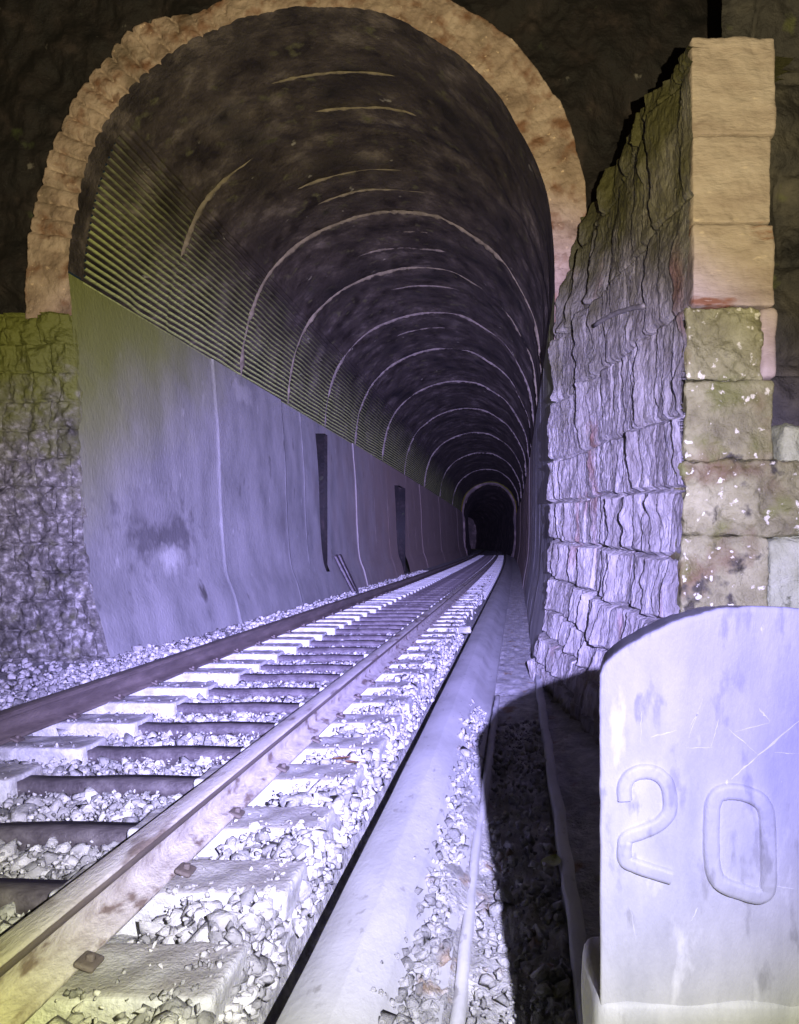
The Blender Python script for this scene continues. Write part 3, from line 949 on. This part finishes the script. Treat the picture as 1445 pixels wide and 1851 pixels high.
ysb = np.concatenate([np.linspace(-6, 1, 40), smooth_y(1.02, 110, 420, 2.0)])
xsb = np.linspace(-4.25, -.557, 160)
X, Y = np.meshgrid(xsb, ysb, indexing='ij')
Zb = bed_z(X, Y) + .012 * fbm(X * 25, Y * 25, seed=93)
tag(grid_obj('ballast_bed', np.stack([X + cx(Y), Y, Zb], -1), M['bed'], flip=True), kind='structure')
xsb = np.linspace(-10, -4.2, 40)
ysb2 = np.linspace(-6, YP + .1, 80)
X, Y = np.meshgrid(xsb, ysb2, indexing='ij')
tag(grid_obj('verge', np.stack([X, Y, -.03 + .05 * fbm(X, Y, seed=95)], -1), M['bed'], flip=True), kind='structure')

# drain between kerb and wall
ysd = np.concatenate([np.linspace(-6, 1, 30), smooth_y(1.02, 110, 520, 2.0)])
xsd = np.concatenate([np.linspace(-.36, .2, 110), np.linspace(.2, .98, 40)[1:]])
X, Y = np.meshgrid(xsd, ysd, indexing='ij')
Zd = -.19 + .05 * fbm(X * 3, Y * 3, seed=97) * (Y < 7) + .02 * fbm(X * 18, Y * 18, seed=98) + .05 * sstep(.25, .6, X)
rag = 1 - np.abs(fbm(X * 11, Y * 7, seed=111, oct=5))
Zd = Zd + .06 * (rag - .7) * sstep(6.5, 4.5, Y) * sstep(.25, .12, X)
Zd = Zd + .10 * np.exp(-((X + .27) / .10) ** 2) * sstep(6.0, 3.5, Y)
Xd = X + cx(Y)
Xd = np.where(Y > 7.6, np.minimum(X, .3) + cx(Y), Xd)
tag(grid_obj('drain_floor', np.stack([Xd, Y, Zd], -1), M['rubble'], flip=True), kind='structure')

kp = densify([(-.557, -.41), (-.557, .046), (-.553, .050), (-.430, .064), (-.426, .063), (-.338, .020), (-.332, .012), (-.262, -.085), (-.20, -.10), (-.195, -.41)], .05)
ysk = np.concatenate([np.linspace(-6, 1, 40), smooth_y(1.02, 66, 420, 1.9)])
tag(prism_obj('concrete_kerb', kp, ysk, M['kerb'], xoff=cx, amp=.003, freq=3.0, seed=51, smooth=False),
    'long pale concrete kerb running beside the ballast into the tunnel', 'kerb')
ep = densify([(-.185, -.4), (-.185, -.115), (-.165, -.11), (-.15, -.12), (-.145, -.4)], .06)
tag(prism_obj('drain_edging', ep, np.linspace(-3, 6.2, 200), M['kerb'], amp=.02, freq=2.5, seed=53), 'thin grey drain edging at the foot of the pale kerb', 'edging')
ep = densify([(.17, -.4), (.17, -.12), (.18, -.11), (.215, -.11), (.225, -.12), (.225, -.4)], .06)
tag(prism_obj('drain_edging', ep, np.linspace(1.5, 7.3, 150), M['kerb'], amp=.016, freq=2.5, seed=54), 'narrow grey drain edging along the wing wall foot in the black shadow', 'edging')

# ---- loose stones ------------------------------------------------------
def stone_protos(n, seed=1):
    """angular crushed stones: convex hulls of a few random points"""
    rg = np.random.default_rng(seed); out = []
    for k in range(n):
        m = rg.integers(9, 15)
        p = rg.normal(0, 1, (m, 3)); p /= np.linalg.norm(p, axis=1, keepdims=True)
        p *= rg.uniform(.75, 1.1, (m, 1)) * np.array([1.0, rg.uniform(.7, 1), rg.uniform(.5, .85)])
        bm = bmesh.new()
        for q in p: bm.verts.new(q)
        r = bmesh.ops.convex_hull(bm, input=bm.verts)
        bmesh.ops.delete(bm, geom=list({e for e in r['geom_interior'] if isinstance(e, bmesh.types.BMVert)}), context='VERTS')
        bmesh.ops.triangulate(bm, faces=bm.faces[:])
        bm.verts.index_update()
        bm.normal_update()
        bmesh.ops.recalc_face_normals(bm, faces=bm.faces[:])
        out.append((np.array([v.co[:] for v in bm.verts]), np.array([[v.index for v in f.verts] for f in bm.faces])))
        bm.free()
    return out


PROTOS = stone_protos(40, 3)


def scatter(name, pts, size, mat, lab, cat, seed):
    rg = np.random.default_rng(seed)
    n = len(pts)
    q = rg.normal(0, 1, (n, 4)); q /= np.linalg.norm(q, axis=1, keepdims=True)
    w, x, y, z = q.T
    R = np.stack([np.stack([1 - 2 * (y * y + z * z), 2 * (x * y - z * w), 2 * (x * z + y * w)], -1),
                  np.stack([2 * (x * y + z * w), 1 - 2 * (x * x + z * z), 2 * (y * z - x * w)], -1),
                  np.stack([2 * (x * z - y * w), 2 * (y * z + x * w), 1 - 2 * (x * x + y * y)], -1)], 1)
    pick = rg.integers(0, len(PROTOS), n)
    Vs, Fs, off = [], [], 0
    for k, (pv_, pf_) in enumerate(PROTOS):
        i = np.where(pick == k)[0]
        if not len(i): continue
        V = np.einsum('nij,vj->nvi', R[i], pv_) * size[i][:, None, None] + pts[i][:, None]
        F = pf_[None] + (off + np.arange(len(i)) * len(pv_))[:, None, None]
        Vs.append(V.reshape(-1, 3)); Fs.append(F.reshape(-1, 3)); off += len(i) * len(pv_)
    o = mesh_np(name, np.concatenate(Vs), [np.concatenate(Fs)], mat, None, smooth=False)
    return tag(o, lab, cat, kind='stuff')


def in_block(x, y):
    ph = (y - 1.87) % SP
    return (ph < .27) & (((x > -3.5) & (x < -2.48)) | ((x > -1.56) & (x < -.79)))


rg = np.random.default_rng(40)
n = 21000
px_ = rg.uniform(-4.1, -.80, n); px_[-700:] = rg.uniform(-4.9, -4.0, 700); py_ = rg.uniform(1.3, 8.5, n)
k = (px_ > -4.05) | (py_ < 7.25); px_, py_ = px_[k], py_[k]
px_[:1500] = rg.uniform(-.92, -.775, 1500)
k = ~in_block(px_, py_) & ~((np.abs(px_ + 1.272) < .1) | (np.abs(px_ + 3.03) < .1))
px_, py_ = px_[k], py_[k]
sz = .014 + .040 * rg.random(len(px_)) ** 1.5 * np.where(rg.random(len(px_)) < .08, 1.4, 1)
pz_ = bed_z(px_, py_) + sz * rg.uniform(-.1, .9, len(px_))
pz_ = np.where(px_ < -4.1, -.02 + .03 * rg.random(len(px_)), pz_)
pz_ = np.where((px_ > -2.5) & (px_ < -1.55), np.minimum(pz_, -.095), pz_)
k = np.ones(len(px_), bool)
scatter('ballast', np.stack([px_, py_, pz_], -1)[k], sz[k], M['gravel'], 'pale crushed stone ballast between and around the sleepers', 'ballast', 41)
n = 9000
px_ = rg.uniform(-3.95, -.78, n); py_ = 8.5 + 22 * rg.random(n) ** 1.4
k = ~in_block(px_, py_) & ~((np.abs(px_ + 1.272) < .1) | (np.abs(px_ + 3.03) < .1))
px_, py_ = px_[k], py_[k]
sz = rg.uniform(.03, .06, len(px_))
pz_ = bed_z(px_, py_) + sz * rg.uniform(-.3, .5, len(px_))
scatter('ballast', np.stack([px_ + cx(py_), py_, pz_], -1), sz, M['gravel'], 'ballast further inside the tunnel between the far sleepers', 'ballast', 42)
# slope of stones against the sleeper ends, and chips everywhere
n = 3800
px_ = rg.uniform(-.90, -.74, n); py_ = 1.3 + 9 * rg.random(n) ** 1.3
k = ~in_block(px_ - .012, py_); px_, py_ = px_[k], py_[k]
sz = .012 + .03 * rg.random(len(px_)) ** 1.6
pz_ = np.interp(px_, [-.9, -.79, -.74], [-.05, -.07, -.17]) + .03 * rg.uniform(-1, 1, len(px_))
a_ = np.stack([px_, py_, pz_], -1); s_a = sz
n = 15000
px_ = rg.uniform(-3.9, -.80, n); py_ = 1.3 + 7.5 * rg.random(n) ** 1.4
rl = ((np.abs(px_ + 1.272) < .1) | (np.abs(px_ + 3.03) < .1))
ib = in_block(px_, py_)
ph = ((py_ - 1.87) % SP) / .27
edge_ = (ph < .18) | (rg.random(n) < .10) | (px_ > -.90)
k = ~rl & (~ib | edge_)
px_, py_, ib = px_[k], py_[k], ib[k]
sz = .005 + .013 * rg.random(len(px_)) ** 1.5
pz_ = np.where(ib, .004, bed_z(px_, py_) + .02 + .05 * rg.random(len(px_)))
pz_ = np.where((px_ > -2.5) & (px_ < -1.55), np.minimum(pz_, -.075), pz_)
scatter('ballast', np.concatenate([a_, np.stack([px_, py_, pz_], -1)]), np.concatenate([s_a, sz]), M['gravel'], 'small white chips strewn over the sleeper edges and the ballast shoulder', 'ballast', 45)
# rubble along the drain
n = 2300
py_ = 1.2 + 4.2 * rg.random(n) ** 1.5
px_ = np.where(rg.random(n) < .45, rg.normal(-.262, .032, n), rg.uniform(-.14, .16, n))
k = ~((px_ > -.2) & (px_ < -.135)) & (px_ < .165)
px_, py_ = px_[k], py_[k]
sz = .006 + .024 * rg.random(len(px_)) ** 2 * np.where(rg.random(len(px_)) < .10, 1.9, 1)
pz_ = np.where(px_ < -.2, np.interp(px_, [-.4, -.335, -.245, -.2], [.05, .015, -.085, -.105]) + sz * .3, -.165 + sz * .5 + .02 * rg.random(len(px_)))
scatter('rubble', np.stack([px_, py_, pz_], -1), sz, M['rubble'], 'broken stones and grit lying in the drain beside the kerb', 'rubble', 43)

# ------------------------------------------------------------------ the post with 20
post = empty('marker_post', (0.315, 1.0, -.2))
tag(post, 'round topped pale stone marker post with raised number 20 beside the drain', 'marker post')
YF = 0.95; K = YF / 1340


def fx(px): return (px - 935) * K
def fz(py): return 1.16 - (py - 980) * K


half = [(1085, 1990), (1085, 1700), (1085, 1500), (1085, 1400), (1085, 1300), (1085, 1240), (1087, 1215), (1096, 1198), (1112, 1184), (1140, 1164), (1170, 1147), (1205, 1130), (1240, 1116), (1275, 1106),
        (1315, 1098), (1360, 1095)]
half = catmull(half, 5)
out = np.array([(fx(a), fz(b)) for a, b in half])
apx = fx(1372)
mir = np.array([(2 * apx - x, zz) for x, zz in out[::-1]])
outl = np.vstack([out, mir])
# rough chipped edge
sA = np.arange(len(outl))
j = .0016 * fbm(sA * .6, sA * 0, seed=3) + .0010 * fbm(sA * 1.9, sA * 0, seed=8)
cen2 = outl.mean(0)
dv = outl - cen2; dv /= np.linalg.norm(dv, axis=1, keepdims=True)
outl = outl + dv * j[:, None]
# front face as a fan of rings with a worn rounded arris
V, F = [], []
prof = [(0.0, 0.0), (0.35, 0.0), (.7, 0.0), (.93, 0), (.984, .0004), (.995, .0015), (1.0, .005), (.983, .03), (.955, .075), (.925, .12)]
no_ = len(outl)
for (s_, dy) in prof[1:]:
    for p in outl:
        q_ = cen2 + (p - cen2) * s_
        V.append((q_[0], YF + dy, q_[1]))
c0 = len(V); V.append((cen2[0], YF, cen2[1]))
for a in range(len(prof) - 2):
    for b in range(no_ - 1):
        F.append((a * no_ + b, a * no_ + b + 1, (a + 1) * no_ + b + 1, (a + 1) * no_ + b))
    b = no_ - 1
    F.append((a * no_ + b, a * no_, (a + 1) * no_, (a + 1) * no_ + b))
T = [(c0, b, (b + 1) % no_) for b in range(no_)]
SCR = [((1322, 1408), (1370, 1366), 2.2), ((1370, 1366), (1445, 1302), 3.2), ((1318, 1318), (1368, 1362), 1.6), ((1330, 1322), (1392, 1306), 1.2),
       ((1372, 1280), (1392, 1304), 2.4), ((1176, 1332), (1224, 1320), 1.6), ((1270, 1262), (1240, 1350), 1.0), ((1160, 1285), (1158, 1345), 1.0),
       ((1300, 1300), (1284, 1352), 1.2), ((1290, 1350), (1240, 1352), .9), ((1262, 1640), (1250, 1664), 2.0), ((1400, 1360), (1445, 1362), 1.1),
       ((1246, 1316), (1262, 1288), 1.3), ((1405, 1602), (1436, 1606), 1.8), ((1140, 1640), (1150, 1700), .8)]
SV, SF = [], []
for (a, b, w) in SCR:
    n = 9
    for k in range(n):
        t = k / (n - 1); q0 = np.array(a) * (1 - t) + np.array(b) * t
        dirv = (np.array(b) - np.array(a)) / np.hypot(*(np.array(b) - np.array(a)))
        pn = np.array([-dirv[1], dirv[0]])
        q0 = q0 + pn * random.uniform(-1, 1) * .9
        ww = w * (.25 + .75 * math.sin(math.pi * min(.96, t + .04))) * random.uniform(.4, 1.2) * .7
        for sg in (-1, 1):
            q_ = q0 + pn * sg * ww
            SV.append((fx(q_[0]), YF - .0005, fz(q_[1])))
        if k: 
            i0 = len(SV) - 4
            SF.append((i0, i0 + 1, i0 + 3, i0 + 2))
nq = len(V)
body = mesh_np('post_body', np.array(V + SV), [np.array(F)[:, ::-1], np.array(SF) + nq, np.array(T)], M['post'], post)
body.data.materials.append(M['scratch'])
for pi in range(len(F), len(F) + len(SF)): body.data.polygons[pi].material_index = 1


def raised(name, path, w, hgt, closed):
    P_ = catmull([(1085 + a / 4.014, 1360 + b / 4.014) for a, b in path], 10, closed)
    P_ = np.array([(fx(a), fz(b)) for a, b in P_])
    n = len(P_)
    t = (np.roll(P_, -1, 0) - np.roll(P_, 1, 0)) if closed else np.gradient(P_, axis=0)
    t /= np.linalg.norm(t, axis=1, keepdims=True)
    nn = np.stack([-t[:, 1], t[:, 0]], -1)
    sec = [(-1.12, -.004), (-1.02, .05), (-.93, .5), (-.78, .92), (-.4, 1), (0, 1), (.4, 1), (.78, .92), (.93, .5), (1.02, .05), (1.12, -.004)]
    G = np.zeros((n, len(sec), 3))
    for k, (a, h_) in enumerate(sec):
        wob = 1 + .07 * fbm(np.arange(n) * .25, np.zeros(n) + k * .3, seed=61)
        G[:, k, 0] = P_[:, 0] + nn[:, 0] * a * w / 2 * wob
        G[:, k, 2] = P_[:, 1] + nn[:, 1] * a * w / 2 * wob
        wear = .9 + .2 * fbm(np.arange(n) * .09, np.zeros(n), seed=64)
        G[:, k, 1] = YF - h_ * hgt * wear + .0006
    if closed: G = np.concatenate([G, G[:1]], 0)
    o = grid_obj(name, G, M['post'], post)
    if not closed:
        m = len(sec)
        a = G.reshape(-1, 3)
        mesh_np('figure_end', np.vstack([G[0], G[-1]]), [np.arange(m)[None], (m + np.arange(m))[None, ::-1]], M['post_figure'], o, smooth=False)
    return o


two = [(178, 345), (176, 250), (215, 175), (300, 140), (400, 150), (475, 215), (505, 320), (500, 430), (430, 515), (310, 570), (200, 615), (178, 670), (182, 775), (260, 820), (380, 860), (515, 900)]
nought = [(808, 480), (818, 370), (862, 300), (950, 282), (1060, 300), (1150, 345), (1200, 420), (1214, 540), (1218, 720), (1220, 900), (1205, 1010), (1130, 1035), (1020, 1005), (920, 970), (845, 915), (812, 810), (806, 650)]
raised('figure_two', two, .0195, .0078, False)
raised('figure_nought', nought, .0215, .0090, True)
# plinth
plc = (apx, YF + .079, .075)
pb = rbox('plinth', plc, (apx - fx(1072), .085, .50), M['post'], post, r=.02, n=(40, 8, 40), amp=.006, freq=14, seed=88)

# ------------------------------------------------------------------ litter
def leaf(name, c, L, w, ang, lab, mat, grp=None, tilt=.2):
    t = np.linspace(0, 1, 9); V = []
    for s_ in t:
        ww = w * math.sin(math.pi * min(1, s_ * .97 + .03)) ** .8
        for q_ in (-1, -.5, 0, .5, 1):
            V.append((L * (s_ - .5), ww * q_, .25 * w * abs(q_) + .15 * L * (s_ - .5) ** 2 * 4 * tilt))
    V = np.array(V); ca, sa = math.cos(ang), math.sin(ang)
    V = np.stack([V[:, 0] * ca - V[:, 1] * sa + c[0], V[:, 0] * sa + V[:, 1] * ca + c[1], V[:, 2] + c[2]], -1)
    return tag(mesh_np(name, V, [grid_faces(9, 5)], mat), lab, 'leaf', grp)


leaf('dry_leaf', (-.93, 3.93, .012), .10, .022, .4, 'brown dry leaf on the sleeper end beside the bright rail', M['leaf'])
leaf('dry_leaf', (-.86, 3.86, .012), .08, .02, -.3, 'small reddish dry leaf lying right of the brown one', M['leaf'])
leaf('fallen_leaf', (.135, 2.95, -.12), .13, .04, 1.2, 'dull green fallen leaf in the black shadow by the drain edging', M['greenleaf'])
V, F = rbox_arrays((-.70, 10.0, -.02), (.09, .06, .05), .03, (8, 8, 8), .04, 14, 71)
tag(mesh_np('rock', V, [F], M['rubble']), 'lone lump of rock on the ballast edge beside the kerb, inside the tunnel', 'rock')
# pale boards leaning at the wall foot near the first recess
for i, (y, lab) in enumerate(((17.0, 'pale board leaning on the tunnel wall foot, nearer the entrance'), (17.5, 'pale board leaning on the tunnel wall foot, further in'))):
    o = rbox('board', (0, 0, 0), (.03, .10, .52), M['tie'], None, r=.012, n=(3, 5, 12), amp=.01, seed=i)
    o.location = (-3.93 - .05 * i, y, .40)
    o.rotation_euler = (.12 - .2 * i, -.45, 0)
    tag(o, lab, 'board')
